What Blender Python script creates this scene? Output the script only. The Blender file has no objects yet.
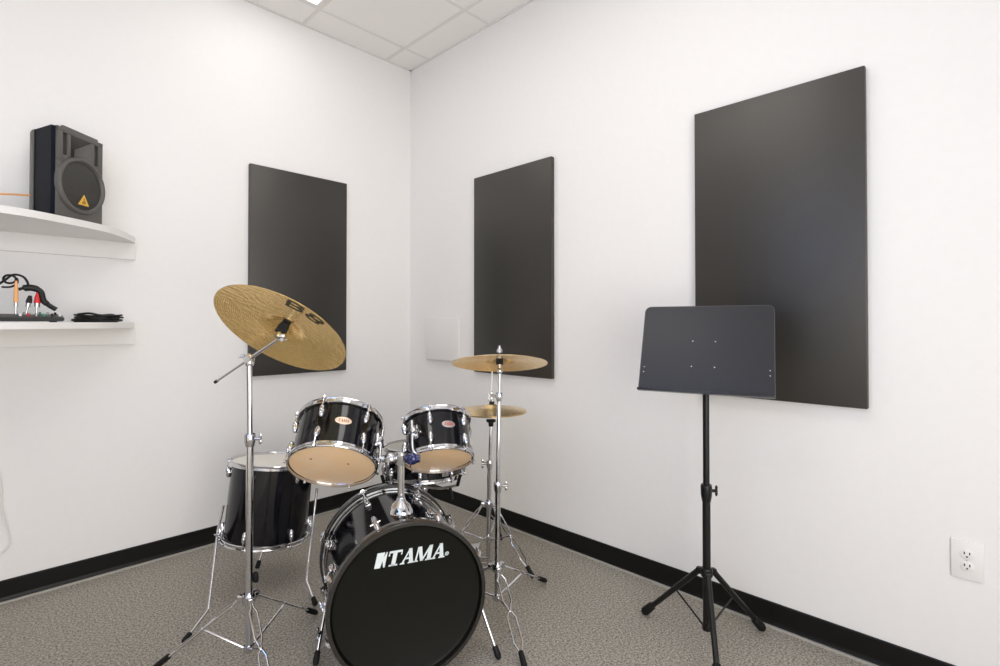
import bpy, bmesh, math, random
from math import sin, cos, pi, radians
from mathutils import Vector, Matrix, Euler, Quaternion
sc = bpy.context.scene
C = sc.collection
V = Vector
random.seed(4)

# ------------------------------------------------------------ camera
CAM = V((-2.2479, -3.1167, 1.21))
cd = bpy.data.cameras.new('camera'); co = bpy.data.objects.new('camera', cd); C.objects.link(co)
co.location = CAM
co.rotation_euler = (radians(90) + 0.0119, 0, 0.7729 - pi/2)
cd.sensor_width = 36; cd.lens = 513.75/1000*36
cd.shift_y = (317.65 - 333)/1000
cd.clip_start = 0.05
sc.camera = co

# ------------------------------------------------------------ view, world, daylight
sc.view_settings.view_transform = 'Standard'
sc.view_settings.look = 'None'
sc.view_settings.exposure = -0.07
sc.view_settings.gamma = 1
sc.view_settings.use_curve_mapping = False
w = bpy.data.worlds.new('world'); sc.world = w; w.use_nodes = True
w.node_tree.nodes['Background'].inputs[0].default_value = (0.62, 0.78, 1.0, 1)
w.node_tree.nodes['Background'].inputs[1].default_value = 0.6
TROFFER = (2.7, 0.8, 5.0, 4.9)            # strength of each ceiling diffuser
def area(name, loc, rot, sx, sy, power, col):
    l = bpy.data.lights.new(name, 'AREA'); l.shape = 'RECTANGLE'; l.size = sx; l.size_y = sy
    l.energy = power; l.color = col
    o = bpy.data.objects.new(name, l); C.objects.link(o); o.location = loc; o.rotation_euler = rot
    return o
# blue daylight from the left window, then an added warm fill lamp
area('window_and_fill', (-3.66, -2.55, 1.85), (0, radians(-90), 0), 1.3, 1.6, 17, (0.30, 0.48, 1.0))
area('window_and_fill', (-2.30, -4.46, 1.10), (radians(90), 0, 0), 2.1, 2.0, 74, (1.0, 0.955, 0.90))  # added frontal fill that brightens tom undersides and low walls

# ------------------------------------------------------------ materials
def mat(name, col, rough=0.5, metal=0.0, coat=0.0, spec=0.5, emis=None, es=0.0, trans=0.0):
    m = bpy.data.materials.new(name); m.use_nodes = True
    b = m.node_tree.nodes['Principled BSDF']
    b.inputs['Base Color'].default_value = (*col, 1)
    b.inputs['Roughness'].default_value = rough
    b.inputs['Metallic'].default_value = metal
    b.inputs['Coat Weight'].default_value = coat
    b.inputs['Coat Roughness'].default_value = 0.05
    b.inputs['Specular IOR Level'].default_value = spec
    if emis:
        b.inputs['Emission Color'].default_value = (*emis, 1); b.inputs['Emission Strength'].default_value = es
    return m
def noise_col(m, c1, c2, scale, detail=3, bump=0.0, dist=0.002, lo=0.35, hi=0.65, rough=0.55):
    nt = m.node_tree; b = nt.nodes['Principled BSDF']
    tc = nt.nodes.new('ShaderNodeTexCoord'); n = nt.nodes.new('ShaderNodeTexNoise')
    n.inputs['Scale'].default_value = scale; n.inputs['Detail'].default_value = detail
    n.inputs['Roughness'].default_value = rough
    r = nt.nodes.new('ShaderNodeValToRGB')
    r.color_ramp.elements[0].position = lo; r.color_ramp.elements[0].color = (*c1, 1)
    r.color_ramp.elements[1].position = hi; r.color_ramp.elements[1].color = (*c2, 1)
    nt.links.new(tc.outputs['Object'], n.inputs['Vector']); nt.links.new(n.outputs['Fac'], r.inputs['Fac'])
    nt.links.new(r.outputs['Color'], b.inputs['Base Color'])
    if bump:
        bp = nt.nodes.new('ShaderNodeBump'); bp.inputs['Strength'].default_value = bump; bp.inputs['Distance'].default_value = dist
        nt.links.new(n.outputs['Fac'], bp.inputs['Height']); nt.links.new(bp.outputs['Normal'], b.inputs['Normal'])
    return m
M = {}
M['wall'] = noise_col(mat('wall_paint', (.8,.78,.75), .55), (.855,.838,.812), (.865,.848,.822), 30, bump=.03, dist=.001)
M['ceil'] = noise_col(mat('ceiling_tile', (.7,.68,.65), .9), (.90,.875,.845), (.94,.915,.885), 260, bump=.15, dist=.001)
M['tbar'] = mat('painted_grid', (.80,.775,.745), .5)
M['carpet'] = noise_col(mat('carpet', (.2,.19,.17), 1.0, spec=.1), (.15,.136,.115), (.70,.65,.565), 125, 5, bump=.8, dist=.008, lo=.40, hi=.62, rough=.85)
M['base'] = mat('black_vinyl', (.0065,.006,.0055), .4, spec=.25)
M['toe_glint'] = mat('lit_toe_strip', (.42,.40,.36), .6)  # pale colour paints the light caught on the cove toe
M['fabric'] = noise_col(mat('panel_fabric', (.012,.011,.010), .44, spec=.85), (.008,.0075,.007), (.016,.015,.0135), 420, 2, bump=.1, dist=.001)
M['fabric'].node_tree.nodes['Principled BSDF'].inputs['Specular Tint'].default_value = (1, .96, .90, 1)
M['white'] = mat('white_laminate', (.82,.80,.77), .35)
M['plastic_w'] = mat('white_plastic', (.84,.82,.79), .3)
M['slot'] = mat('socket_dark', (.03,.028,.025), .5)
M['chrome'] = mat('chrome', (.66,.66,.68), .08, 1.0)
M['steel'] = mat('brushed_steel', (.55,.54,.52), .25, 1.0)
M['shell'] = mat('black_lacquer', (.003,.003,.005), .09, 0, spec=.45)
M['hoop_black'] = mat('black_hoop', (.018,.016,.014), .26, 0, coat=.5)
M['head_tan'] = noise_col(mat('amber_drumhead', (.9,.62,.38), .35), (1.0,.68,.39), (1.0,.74,.47), 9, 3)
M['head_white'] = mat('coated_drumhead', (.90,.86,.78), .5)
M['head_grey'] = mat('grey_drumhead', (.42,.41,.36), .5)
M['head_black'] = mat('black_drumhead', (.0055,.0058,.0042), .45, spec=.18)
M['logo'] = mat('logo_silver', (.72,.78,.77), .4)
M['rubber'] = mat('black_rubber', (.007,.007,.007), .6, spec=.25)
M['black_metal'] = mat('black_powder_coat', (.007,.0065,.006), .36, spec=.35)
M['desk'] = mat('graphite_sheet', (.020,.020,.024), .30, .25)
M['spk'] = noise_col(mat('speaker_case', (.1,.1,.1), .38), (.085,.08,.072), (.115,.108,.098), 300, bump=.1)
M['spk_side'] = mat('speaker_side', (.004,.006,.012), .5, spec=.15)
M['grille'] = noise_col(mat('speaker_grille', (.03,.03,.027), .6), (.02,.019,.017), (.05,.046,.04), 500, bump=.3)
M['yellow'] = mat('badge_yellow', (.75,.45,.06), .4)
M['black'] = mat('black_plastic', (.007,.007,.008), .4, spec=.3)
M['red'] = mat('red_plastic', (.65,.02,.02), .3)
M['red_ink'] = mat('red_ink', (.55,.03,.03), .5)
M['cream'] = mat('badge_cream', (.86,.66,.5), .35, .3)
M['silver_badge'] = mat('badge_silver', (.42,.38,.36), .35, .5)
M['orange'] = mat('orange_rubber', (.85,.42,.16), .5)
M['green'] = mat('green_cap', (.05,.28,.2), .4)
M['spot'] = mat('spot_brown', (.35,.16,.05), .5)
M['brown_ink'] = mat('brown_ink', (.30,.10,.04), .5)
M['felt'] = mat('black_felt', (.015,.015,.015), .95)
M['door'] = noise_col(mat('door_wood', (.12,.07,.04), .4), (.10,.055,.03), (.17,.10,.055), 6)
M['nickel'] = mat('nickel_plug', (.6,.6,.58), .25, 1.0)
for i_, e_ in enumerate(TROFFER): M['light%d' % i_] = mat('troffer_diffuser', (.9,.9,.88), .5, emis=(1.0,.975,.94), es=e_)
M['lead'] = mat('cable_black', (.008,.008,.008), .45, spec=.35)
M['logo_dark'] = mat('cymbal_ink', (.03,.027,.012), .5)

def translucent(m, amt, col):
    nt = m.node_tree; b = nt.nodes['Principled BSDF']; out = nt.nodes['Material Output']
    t = nt.nodes.new('ShaderNodeBsdfTranslucent'); t.inputs[0].default_value = (*col, 1)
    mx = nt.nodes.new('ShaderNodeMixShader'); mx.inputs[0].default_value = amt
    nt.links.new(b.outputs[0], mx.inputs[1]); nt.links.new(t.outputs[0], mx.inputs[2]); nt.links.new(mx.outputs[0], out.inputs[0])
translucent(M['head_tan'], .12, (1.0,.78,.52)); translucent(M['head_white'], .12, (1.0,.95,.85))
M['ply'] = mat('maple_ply', (.86,.66,.42), .5)
def brass(name, col, hammer):
    m = mat(name, col, .24, .82)
    nt = m.node_tree; b = nt.nodes['Principled BSDF']
    tc = nt.nodes.new('ShaderNodeTexCoord'); sx = nt.nodes.new('ShaderNodeSeparateXYZ')
    nt.links.new(tc.outputs['Object'], sx.inputs[0])
    ln = nt.nodes.new('ShaderNodeVectorMath'); ln.operation = 'LENGTH'
    cx = nt.nodes.new('ShaderNodeCombineXYZ'); nt.links.new(sx.outputs[0], cx.inputs[0]); nt.links.new(sx.outputs[1], cx.inputs[1])
    nt.links.new(cx.outputs[0], ln.inputs[0])
    mu = nt.nodes.new('ShaderNodeMath'); mu.operation = 'MULTIPLY'; mu.inputs[1].default_value = 900
    nt.links.new(ln.outputs['Value'], mu.inputs[0])
    si = nt.nodes.new('ShaderNodeMath'); si.operation = 'SINE'; nt.links.new(mu.outputs[0], si.inputs[0])
    vo = nt.nodes.new('ShaderNodeTexVoronoi'); vo.inputs['Scale'].default_value = 62; vo.feature = 'SMOOTH_F1'
    nt.links.new(tc.outputs['Object'], vo.inputs['Vector'])
    b1 = nt.nodes.new('ShaderNodeBump'); b1.inputs['Strength'].default_value = .25; b1.inputs['Distance'].default_value = .0006
    b2 = nt.nodes.new('ShaderNodeBump'); b2.inputs['Strength'].default_value = hammer; b2.inputs['Distance'].default_value = .003
    nt.links.new(si.outputs[0], b1.inputs['Height']); nt.links.new(vo.outputs['Distance'], b2.inputs['Height'])
    nt.links.new(b1.outputs['Normal'], b2.inputs['Normal']); nt.links.new(b2.outputs['Normal'], b.inputs['Normal'])
    no = nt.nodes.new('ShaderNodeTexNoise'); no.inputs['Scale'].default_value = 5
    nt.links.new(tc.outputs['Object'], no.inputs['Vector'])
    mx = nt.nodes.new('ShaderNodeMix'); mx.data_type = 'RGBA'
    nt.links.new(no.outputs['Fac'], mx.inputs[0])
    mx.inputs[6].default_value = (*[c*.86 for c in col], 1); mx.inputs[7].default_value = (*[min(1, c*1.1) for c in col], 1)
    nt.links.new(mx.outputs[2], b.inputs['Base Color'])
    return m
M['brass'] = brass('hammered_bronze', (1.0,.66,.26), .40)
M['brass2'] = brass('pale_bronze', (1.0,.70,.36), .08)

# ------------------------------------------------------------ mesh helpers
MW = {}     # world matrix of each parent made here
def obj(name, bm, m, parent=None, sharp=0.75, smooth=True, label=None):
    """link a bmesh given in WORLD space as one object (moved into its parent's space)"""
    if parent is not None:
        bm.transform(MW[parent].inverted())
    if smooth:
        bm.normal_update()
        for f in bm.faces: f.smooth = True
        for e in bm.edges:
            if len(e.link_faces) == 2 and e.calc_face_angle(0) > sharp: e.smooth = False
    me = bpy.data.meshes.new(name); bm.to_mesh(me); bm.free()
    me.materials.append(m)
    o = bpy.data.objects.new(name, me); C.objects.link(o)
    if parent is not None:
        o.parent = parent; MW[o] = MW[parent].copy()
    else: MW[o] = Matrix()
    if label: o['label'] = label
    return o
def tag(o, label, cat, group=None):
    o['label'] = label; o['category'] = cat
    if group: o['group'] = group
    return o
def thing(name, label, cat, mtx, group=None):
    o = bpy.data.objects.new(name, None); C.objects.link(o)
    o.empty_display_size = .05
    if not isinstance(mtx, Matrix): mtx = Matrix.Translation(mtx)
    o.matrix_world = mtx; MW[o] = mtx.copy()
    return tag(o, label, cat, group)
def struct(name, bm, m, smooth=False):
    o = obj(name, bm, m, smooth=smooth); o['kind'] = 'structure'; return o
def single(name, bm, m, origin, label, cat, group=None, **k):
    """a thing that is one mesh, origin set at its place"""
    bm.transform(Matrix.Translation(-V(origin)))
    o = obj(name, bm, m, **k); o.location = origin; MW[o] = Matrix.Translation(V(origin))
    return tag(o, label, cat, group)
def NB(): return bmesh.new()
def merge(bm, tmp, mtx=None):
    if mtx is not None: tmp.transform(mtx)
    me = bpy.data.meshes.new('tmp'); tmp.to_mesh(me); tmp.free(); bm.from_mesh(me); bpy.data.meshes.remove(me)
def box(bm, lo, hi, mtx=None, bev=0.0, seg=2):
    t = bmesh.new(); bmesh.ops.create_cube(t, size=1)
    lo = V(lo); hi = V(hi)
    t.transform(Matrix.Translation((lo+hi)/2) @ Matrix.Diagonal((*(hi-lo), 1)))
    if bev: bmesh.ops.bevel(t, geom=list(t.edges), offset=bev, segments=seg, affect='EDGES', profile=.5)
    merge(bm, t, mtx); return bm
def tube(bm, pts, r, n=12, closed=False, mtx=None):
    pts = [V(p) for p in pts]; N = len(pts)
    rs = r if isinstance(r, (list, tuple)) else [r]*N
    t = bmesh.new(); rings = []; up = None
    for i, p in enumerate(pts):
        a = pts[(i-1) % N] if (i > 0 or closed) else p; b = pts[(i+1) % N] if (i < N-1 or closed) else p
        d = (b-a).normalized()
        if up is None: up = d.orthogonal().normalized()
        up = (up - d*up.dot(d)); up = up.normalized() if up.length > 1e-6 else d.orthogonal().normalized()
        s = d.cross(up)
        rings.append([t.verts.new(p + (up*cos(2*pi*k/n) + s*sin(2*pi*k/n))*rs[i]) for k in range(n)])
    for i in range(N if closed else N-1):
        A = rings[i]; B = rings[(i+1) % N]
        for k in range(n): t.faces.new((A[k], A[(k+1) % n], B[(k+1) % n], B[k]))
    if not closed:
        t.faces.new(rings[0][::-1]); t.faces.new(rings[-1])
    bmesh.ops.recalc_face_normals(t, faces=t.faces)
    merge(bm, t, mtx); return bm
def lathe(bm, prof, mtx=None, n=48, closed=True, start=0.0, end=2*pi):
    """profile of (radius, z) turned about z; a closed profile gives a solid ring"""
    t = bmesh.new(); rings = []
    for k in range(n):
        a = 2*pi*k/n
        rings.append([t.verts.new((r*cos(a), r*sin(a), z)) for r, z in prof])
    m = len(prof)
    for k in range(n):
        A = rings[k]; B = rings[(k+1) % n]
        for i in range(m if closed else m-1):
            j = (i+1) % m
            try: t.faces.new((A[i], B[i], B[j], A[j]))
            except ValueError: pass
    bmesh.ops.remove_doubles(t, verts=t.verts, dist=1e-6)
    bmesh.ops.recalc_face_normals(t, faces=t.faces)
    merge(bm, t, mtx); return bm
def cyl(bm, a, b, r, n=16, r2=None):
    return tube(bm, [a, b], [r, r if r2 is None else r2], n)
def ball(bm, c, rad, rot=None, u=16, v=10):
    t = bmesh.new(); bmesh.ops.create_uvsphere(t, u_segments=u, v_segments=v, radius=1)
    rad = (rad,)*3 if not isinstance(rad, (tuple, list)) else rad
    mt = Matrix.Translation(V(c)) @ (rot.to_4x4() if rot is not None else Matrix()) @ Matrix.Diagonal((*rad, 1))
    merge(bm, t, mt); return bm
def prism(bm, poly, z0, z1, mtx=None):
    t = bmesh.new()
    a = [t.verts.new((x, y, z0)) for x, y in poly]; b = [t.verts.new((x, y, z1)) for x, y in poly]
    n = len(poly)
    t.faces.new(a[::-1]); t.faces.new(b)
    for i in range(n): t.faces.new((a[i], a[(i+1) % n], b[(i+1) % n], b[i]))
    bmesh.ops.recalc_face_normals(t, faces=t.faces)
    merge(bm, t, mtx); return bm
def spline(pts, k=8, closed=False):
    pts = [V(p) for p in pts]; out = []; N = len(pts)
    for i in range(N if closed else N-1):
        p1 = pts[i]; p2 = pts[(i+1) % N]
        p0 = pts[i-1] if (i > 0 or closed) else p1; p3 = pts[(i+2) % N] if (i+2 < N or closed) else p2
        for j in range(k):
            t = j/k
            out.append(.5*((2*p1) + (p2-p0)*t + (2*p0-5*p1+4*p2-p3)*t*t + (3*p1-p0-3*p2+p3)*t**3))
    if not closed: out.append(pts[-1])
    return out
def frame(origin, z, xhint):
    z = V(z).normalized(); x = V(xhint); x = (x - z*x.dot(z)).normalized(); y = z.cross(x)
    m = Matrix((x, y, z)).transposed().to_4x4(); m.translation = V(origin); return m
def wing_nut(bm, c, axis, span, s=1.0):
    """little hub with two rounded ears"""
    a = V(axis).normalized(); sp = V(span); sp = (sp - a*sp.dot(a)).normalized()
    c = V(c)
    cyl(bm, c - a*.004*s, c + a*.012*s, .006*s, 12)
    mt = frame(c + a*.007*s, a, sp).to_3x3()
    for q in (-1, 1):
        ball(bm, c + a*.009*s + sp*q*.011*s, (.010*s, .0026*s, .0055*s), mt, 12, 8)
    return bm

# ------------------------------------------------------------ the room
H = 3.083; X0 = -3.55; Y0 = -4.35; T = .12
struct('floor', box(NB(), (X0-T, Y0-T, -.1), (T, T, 0)), M['carpet'])
struct('ceiling', box(NB(), (X0-T, Y0-T, H), (T, T, H+.1)), M['ceil'])
struct('wall_left', box(NB(), (X0-T, 0, 0), (T, T, H)), M['wall'])
struct('wall_right', box(NB(), (0, Y0-T, 0), (T, 0, H)), M['wall'])
def holed(axis, at, lo, hi, hole):
    """wall slab with one rectangular opening: hole = (a0, a1, z0, z1)"""
    bm = NB(); a0, a1, z0, z1 = hole
    def b(p0, p1, q0, q1):
        if axis == 'x': box(bm, (at-T, p0, q0), (at, p1, q1))
        else: box(bm, (p0, at-T, q0), (p1, at, q1))
    b(lo, a0, 0, H); b(a1, hi, 0, H); b(a0, a1, z1, H)
    if z0 > 0: b(a0, a1, 0, z0)
    return bm
struct('wall_rear', holed('x', X0, Y0, 0, (-3.35, -1.75, 1.20, 2.50)), M['wall'])
struct('wall_near', holed('y', Y0, X0-T, T, (-3.35, -1.25, .08, 2.12)), M['wall'])  # opening invented to let in the low frontal fill
for i, (ax, c0, hw_, zb_, zt_) in enumerate((('x', (X0-.06, -2.55), .80, 1.20, 2.50), ('y', (-2.30, Y0-.06), 1.05, .08, 2.12))):
    bm = NB(); pane = NB()
    for (u0, u1, z0, z1) in ((-hw_,hw_,zb_,zb_+.04), (-hw_,hw_,zt_-.04,zt_), (-hw_,-hw_+.04,zb_+.04,zt_-.04), (hw_-.04,hw_,zb_+.04,zt_-.04), (-.015,.015,zb_+.04,zt_-.04)):
        if ax == 'x': box(bm, (c0[0]-.03, c0[1]+u0, z0), (c0[0]+.03, c0[1]+u1, z1))
        else: box(bm, (c0[0]+u0, c0[1]-.03, z0), (c0[0]+u1, c0[1]+.03, z1))
    struct('window_%d' % (i+1), bm, M['white'])  # second frame is unseen, added around the fill lamp's opening
# unseen door added behind the camera to put dark streaks in the chrome
bm = box(NB(), (X0+.001, -1.35, .0), (X0+.035, -.45, 2.05)); box(bm, (X0+.035, -1.25, 1.15), (X0+.042, -.55, 1.95), bev=.003); box(bm, (X0+.035, -1.25, .12), (X0+.042, -.55, 1.0), bev=.003)
struct('added_door_1', bm, M['door'])

# baseboards: vinyl cove with a toe that flares out, and a pale strip standing in for light on the toe
def cove(name, mtx, length, m=M['base']):
    prof = [(0,.0), (.014,.0), (.0135,.004), (.0085,.012), (.006,.022), (.006,.091), (.0035,.095), (0,.095)]
    bm = NB(); a = [bm.verts.new((0, -p, z)) for p, z in prof]; b = [bm.verts.new((length, -p, z)) for p, z in prof]
    n = len(prof)
    for i in range(n): bm.faces.new((a[i], a[(i+1) % n], b[(i+1) % n], b[i]))
    bm.faces.new(a); bm.faces.new(b[::-1]); bmesh.ops.recalc_face_normals(bm, faces=bm.faces)
    bm.transform(mtx); return struct(name, bm, m)
cove('baseboard_left', Matrix.Translation((X0, 0, 0)), -X0)
cove('baseboard_right', Matrix.Rotation(-pi/2, 4, 'Z'), -Y0)
struct('trim_1', box(NB(), (X0, -.0225, 0), (-.0145, -.0142, .0075)), M['toe_glint'])
struct('trim_2', box(NB(), (-.0225, Y0, 0), (-.0142, -.0145, .0075)), M['toe_glint'])

# ceiling grid of exposed T bars and the wall angle
bm = NB()
gx = [-.215 - .61*i for i in range(6)]; gy = [-.232 - .61*i for i in range(7)]
for x in gx: box(bm, (x-.010, Y0, H-.004), (x+.010, 0, H+.001))
for y in gy: box(bm, (X0, y-.010, H-.0038), (0, y+.010, H+.001))
box(bm, (X0, -.018, H-.005), (0, 0, H)); box(bm, (-.018, Y0, H-.005), (0, 0, H))
struct('trim_3', bm, M['tbar'])
# recessed troffers: the corner one is in view, the others are added fill
def troffer(ix, iy, dx, dy, lab, li):
    x1 = gx[ix]-.011; x0 = gx[ix]-.61*dx+.011; y1 = gy[iy]-.011; y0 = gy[iy]-.61*dy+.011
    t = thing('ceiling_light', lab, 'ceiling light', ((x0+x1)/2, (y0+y1)/2, H), 'recessed ceiling lights')
    fr = NB(); w_ = .026; z0 = H-.010; z1 = H-.0005
    box(fr, (x0, y0, z0), (x1, y0+w_, z1)); box(fr, (x0, y1-w_, z0), (x1, y1, z1))
    box(fr, (x0, y0+w_, z0), (x0+w_, y1-w_, z1)); box(fr, (x1-w_, y0+w_, z0), (x1, y1-w_, z1))
    obj('frame', fr, M['tbar'], t, smooth=False)
    obj('diffuser', box(NB(), (x0+w_, y0+w_, H-.006), (x1-w_, y1-w_, H-.001)), M['light%d' % li], t, smooth=False)
troffer(1, 0, 1, 2, 'white framed ceiling light nearest the corner above the drum kit', 0)
troffer(1, 5, 1, 2, 'white framed fill light added over the near right of the room', 1)
troffer(4, 2, 1, 2, 'white framed fill light added over the left of the room', 2)
troffer(1, 2, 1, 2, 'white framed fill light added between the corner light and the near right light', 3)

# ------------------------------------------------------------ wall things
def acoustic(lo, hi, label, origin):
    single('acoustic_panel', box(NB(), lo, hi, bev=.004, seg=2), M['fabric'], origin, label, 'acoustic panel', 'dark acoustic panels on the walls')
ZT = 2.136; ZB = .906
acoustic((-1.1425, -.030, ZB), (-.530, -.002, ZT), 'dark charcoal fabric acoustic panel on the left wall behind the large crash cymbal', (-.851, 0, ZB))
acoustic((-.030, -1.3480, ZB), (-.002, -.7205, ZT), 'dark charcoal fabric acoustic panel just right of the corner, behind the small cymbals', (0, -1.059, ZB))
acoustic((-.030, -2.7755, ZB), (-.002, -2.1525, ZT), 'dark charcoal fabric acoustic panel on the right wall behind the music stand', (0, -2.472, ZB))
bm = box(NB(), (-.030, -.568, .962), (-.001, -.222, 1.252), bev=.005)
single('wall_box', bm, M['plastic_w'], (0, -.383, .957), 'square white cover box on the right wall near the room corner', 'wall box')

# outlet
t = thing('wall_outlet', 'white duplex power outlet low on the right wall', 'power outlet', (0, -3.032, .385))
obj('cover_plate', box(NB(), (-.007, -3.072, .385), (0, -2.992, .510), bev=.003), M['plastic_w'], t)
for z in (.4285, .4665):
    bm = NB(); mt = frame((-.006, -3.032, z), (-1,0,0), (0,-1,0))
    lathe(bm, [(0,0), (.0168,0), (.0168,.0028), (.0155,.0035), (0,.0035)], mt, 32, closed=False)
    rc = obj('receptacle', bm, M['plastic_w'], t)
    s = NB()
    for dy in (-.0064, .0064): box(s, (-.0100, -3.032+dy-.0016, z+.0005), (-.0093, -3.032+dy+.0016, z+.0085))
    lathe(s, [(0,0), (.0026,0), (.0026,.0005), (0,.0005)], frame((-.0095, -3.032, z-.0065), (-1,0,0), (0,-1,0)), 12, closed=False)
    obj('slots', s, M['slot'], rc, smooth=False)
obj('screw', ball(NB(), (-.007, -3.032, .4475), (.0012, .0022, .0022)), M['steel'], t)

# shelves with a bowed front that sweeps back to the wall
edge = [(-1.683,0), (-1.70,-.06), (-1.775,-.215), (-1.868,-.335), (-2.01,-.443), (-2.10,-.50), (-2.184,-.53), (-2.32,-.555), (-2.6,-.56), (-2.95,-.56)]
ep = [(p.x, p.y) for p in spline([(x, y, 0) for x, y in edge], 5)]
def shelf(zb, zt, zc, label):
    t = thing('wall_shelf', label, 'shelf', (-2.3, 0, zb), 'white wall shelves')
    bm = NB(); prism(bm, ep + [(-2.95, 0)], zb, zt)
    obj('shelf_board', bm, M['white'], t, smooth=False)
    obj('wall_cleat', box(NB(), (-2.95, -.022, zc), (-1.684, 0, zb), bev=.001), M['white'], t, smooth=False)
shelf(1.612, 1.640, 1.529, 'upper white wall shelf with curved front carrying the black loudspeaker')
shelf(1.190, 1.216, 1.108, 'lower white wall shelf carrying the mixer and coiled cable')

# ------------------------------------------------------------ loudspeaker
Fd = V((cos(.7729), sin(.7729), 0)); Rd = V((sin(.7729), -cos(.7729), 0))
fl = V((-2.016, -.322, 1.640))
xax = (Fd*.9994 + Rd*.035).normalized()             # along the baffle
zax = V((0,0,1)); nax = xax.cross(zax).normalized()           # baffle normal, into the room
SM = Matrix((xax, zax, nax)).transposed().to_4x4(); SM.translation = fl
t = thing('loudspeaker', 'small black loudspeaker with round grille and yellow triangle badge on the upper shelf', 'loudspeaker', SM)
W_, HH, DD = .238, .408, .19
def case(w0, w1, x_off, ztop):  pass
# cabinet: tapering plan, arched roof line
bm = NB()
def ring(z, inset, hx, sag):
    pts = [(inset, .0), (W_-inset, .0), (W_-inset, hx-sag), (W_*.75, hx-sag*.25), (W_*.5, hx), (W_*.25, hx-sag*.25), (inset, hx-sag)]
    return [bm.verts.new((x, y, z)) for x, y in pts]
rs = [ring(-.004, .004, HH-.004, .012), ring(-.02, .0, HH, .012), ring(-.125, .036, HH-.006, .012)]
for A, B in zip(rs, rs[1:]):
    for k in range(7): bm.faces.new((A[k], A[(k+1) % 7], B[(k+1) % 7], B[k]))
bm.faces.new(rs[-1][::-1]); bmesh.ops.recalc_face_normals(bm, faces=bm.faces)
bm.transform(SM)
obj('cabinet', bm, M['spk_side'], t, sharp=.4)
bm = NB(); rs = [ring(-.1255, .033, HH-.006, .012), ring(-.138, .036, HH-.008, .012), ring(-.165, .055, HH-.012, .012)]
for A, B in zip(rs, rs[1:]):
    for k in range(7): bm.faces.new((A[k], A[(k+1) % 7], B[(k+1) % 7], B[k]))
bm.faces.new(rs[0]); bm.faces.new(rs[-1][::-1]); bmesh.ops.recalc_face_normals(bm, faces=bm.faces); bm.transform(SM)
obj('rear_panel', bm, M['spk'], t, sharp=.4)
# baffle: frame around a horn mouth and vents
bm = NB(); top = HH-.003
def bx(bm, x0, y0, z0, x1, y1, z1, bev=.002): box(bm, (x0,y0,z0), (x1,y1,z1), SM, bev)
bx(bm, .004, .004, -.008, W_-.004, .250, .006)
bx(bm,   .004, .250, -.008, .028, top-.010, .006); bx(bm, W_-.028, .250, -.008, W_-.004, top-.010, .006)
bx(bm, .004, .375, -.008, W_-.004, top-.010, .006); bx(bm, .030, top-.014, -.008, W_-.030, top, .005)
bx(bm, .050, .250, -.008, .066, .375, .006); bx(bm, W_-.066, .250, -.008, W_-.050, .375, .006)
bx(bm, .028, .250, -.008, .050, .282, .006); bx(bm, W_-.050, .250, -.008, W_-.028, .282, .006)
obj('baffle', bm, M['spk'], t)
bm = NB()
q0 = [(.066,.250), (W_-.066,.250), (W_-.066,.375), (.066,.375)]; q1 = [(.104,.300), (W_-.104,.300), (W_-.104,.335), (.104,.335)]
A = [bm.verts.new((x,y,.004)) for x,y in q0]; B = [bm.verts.new((x,y,-.045)) for x,y in q1]
for k in range(4): bm.faces.new((A[k], A[(k+1)%4], B[(k+1)%4], B[k]))
bm.faces.new(B); bm.transform(SM); obj('horn', bm, M['spk'], t, smooth=False)
obj('horn_throat', box(NB(), (.104,.300,-.046), (W_-.104,.335,-.040), SM), M['slot'], t, smooth=False)
for x in (.028, W_-.050): obj('port', box(NB(), (x,.282,-.006), (x+.022,.375,-.001), SM), M['slot'], t, smooth=False)
wc = (W_/2-.004, .168)
WM = SM @ Matrix.Translation((wc[0], wc[1], 0))
bm = NB(); lathe(bm, [(.100,.0), (.121,.0), (.121,.016), (.116,.022), (.108,.022), (.104,.014), (.100,.012)], WM, 56)
obj('woofer_ring', bm, M['spk'], t)
bm = NB(); lathe(bm, [(.104,.012), (.09,.018), (.05,.023), (0,.025)], WM, 56, closed=False)
g = obj('grille', bm, M['grille'], t)
bm = NB(); prism(bm, [(-.026,-.083), (.026,-.083), (0,-.035)], .019, .0235, WM); obj('badge', bm, M['yellow'], g, smooth=False)
bm = NB(); prism(bm, [(-.011,-.078), (.006,-.078), (.010,-.070), (.002,-.060), (.004,-.052), (-.004,-.054), (-.003,-.064), (-.010,-.070)], .0236, .0242, WM); obj('badge_mark', bm, M['badge_brown'] if 'badge_brown' in M else mat('badge_brown', (.35,.18,.02), .5), g, smooth=False)
# thin lead at the back of the loudspeaker
pts = spline([(-2.068,-.170,1.757), (-2.14,-.195,1.745), (-2.20,-.22,1.733), (-2.35,-.25,1.715), (-2.5,-.26,1.69), (-2.7,-.25,1.665), (-2.85,-.2,1.645)], 6)
single('speaker_cable', tube(NB(), pts, .004, 8), M['orange'], (-2.5,-.3,1.643), 'thin orange lead running left from the back of the loudspeaker', 'cable')

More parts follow.
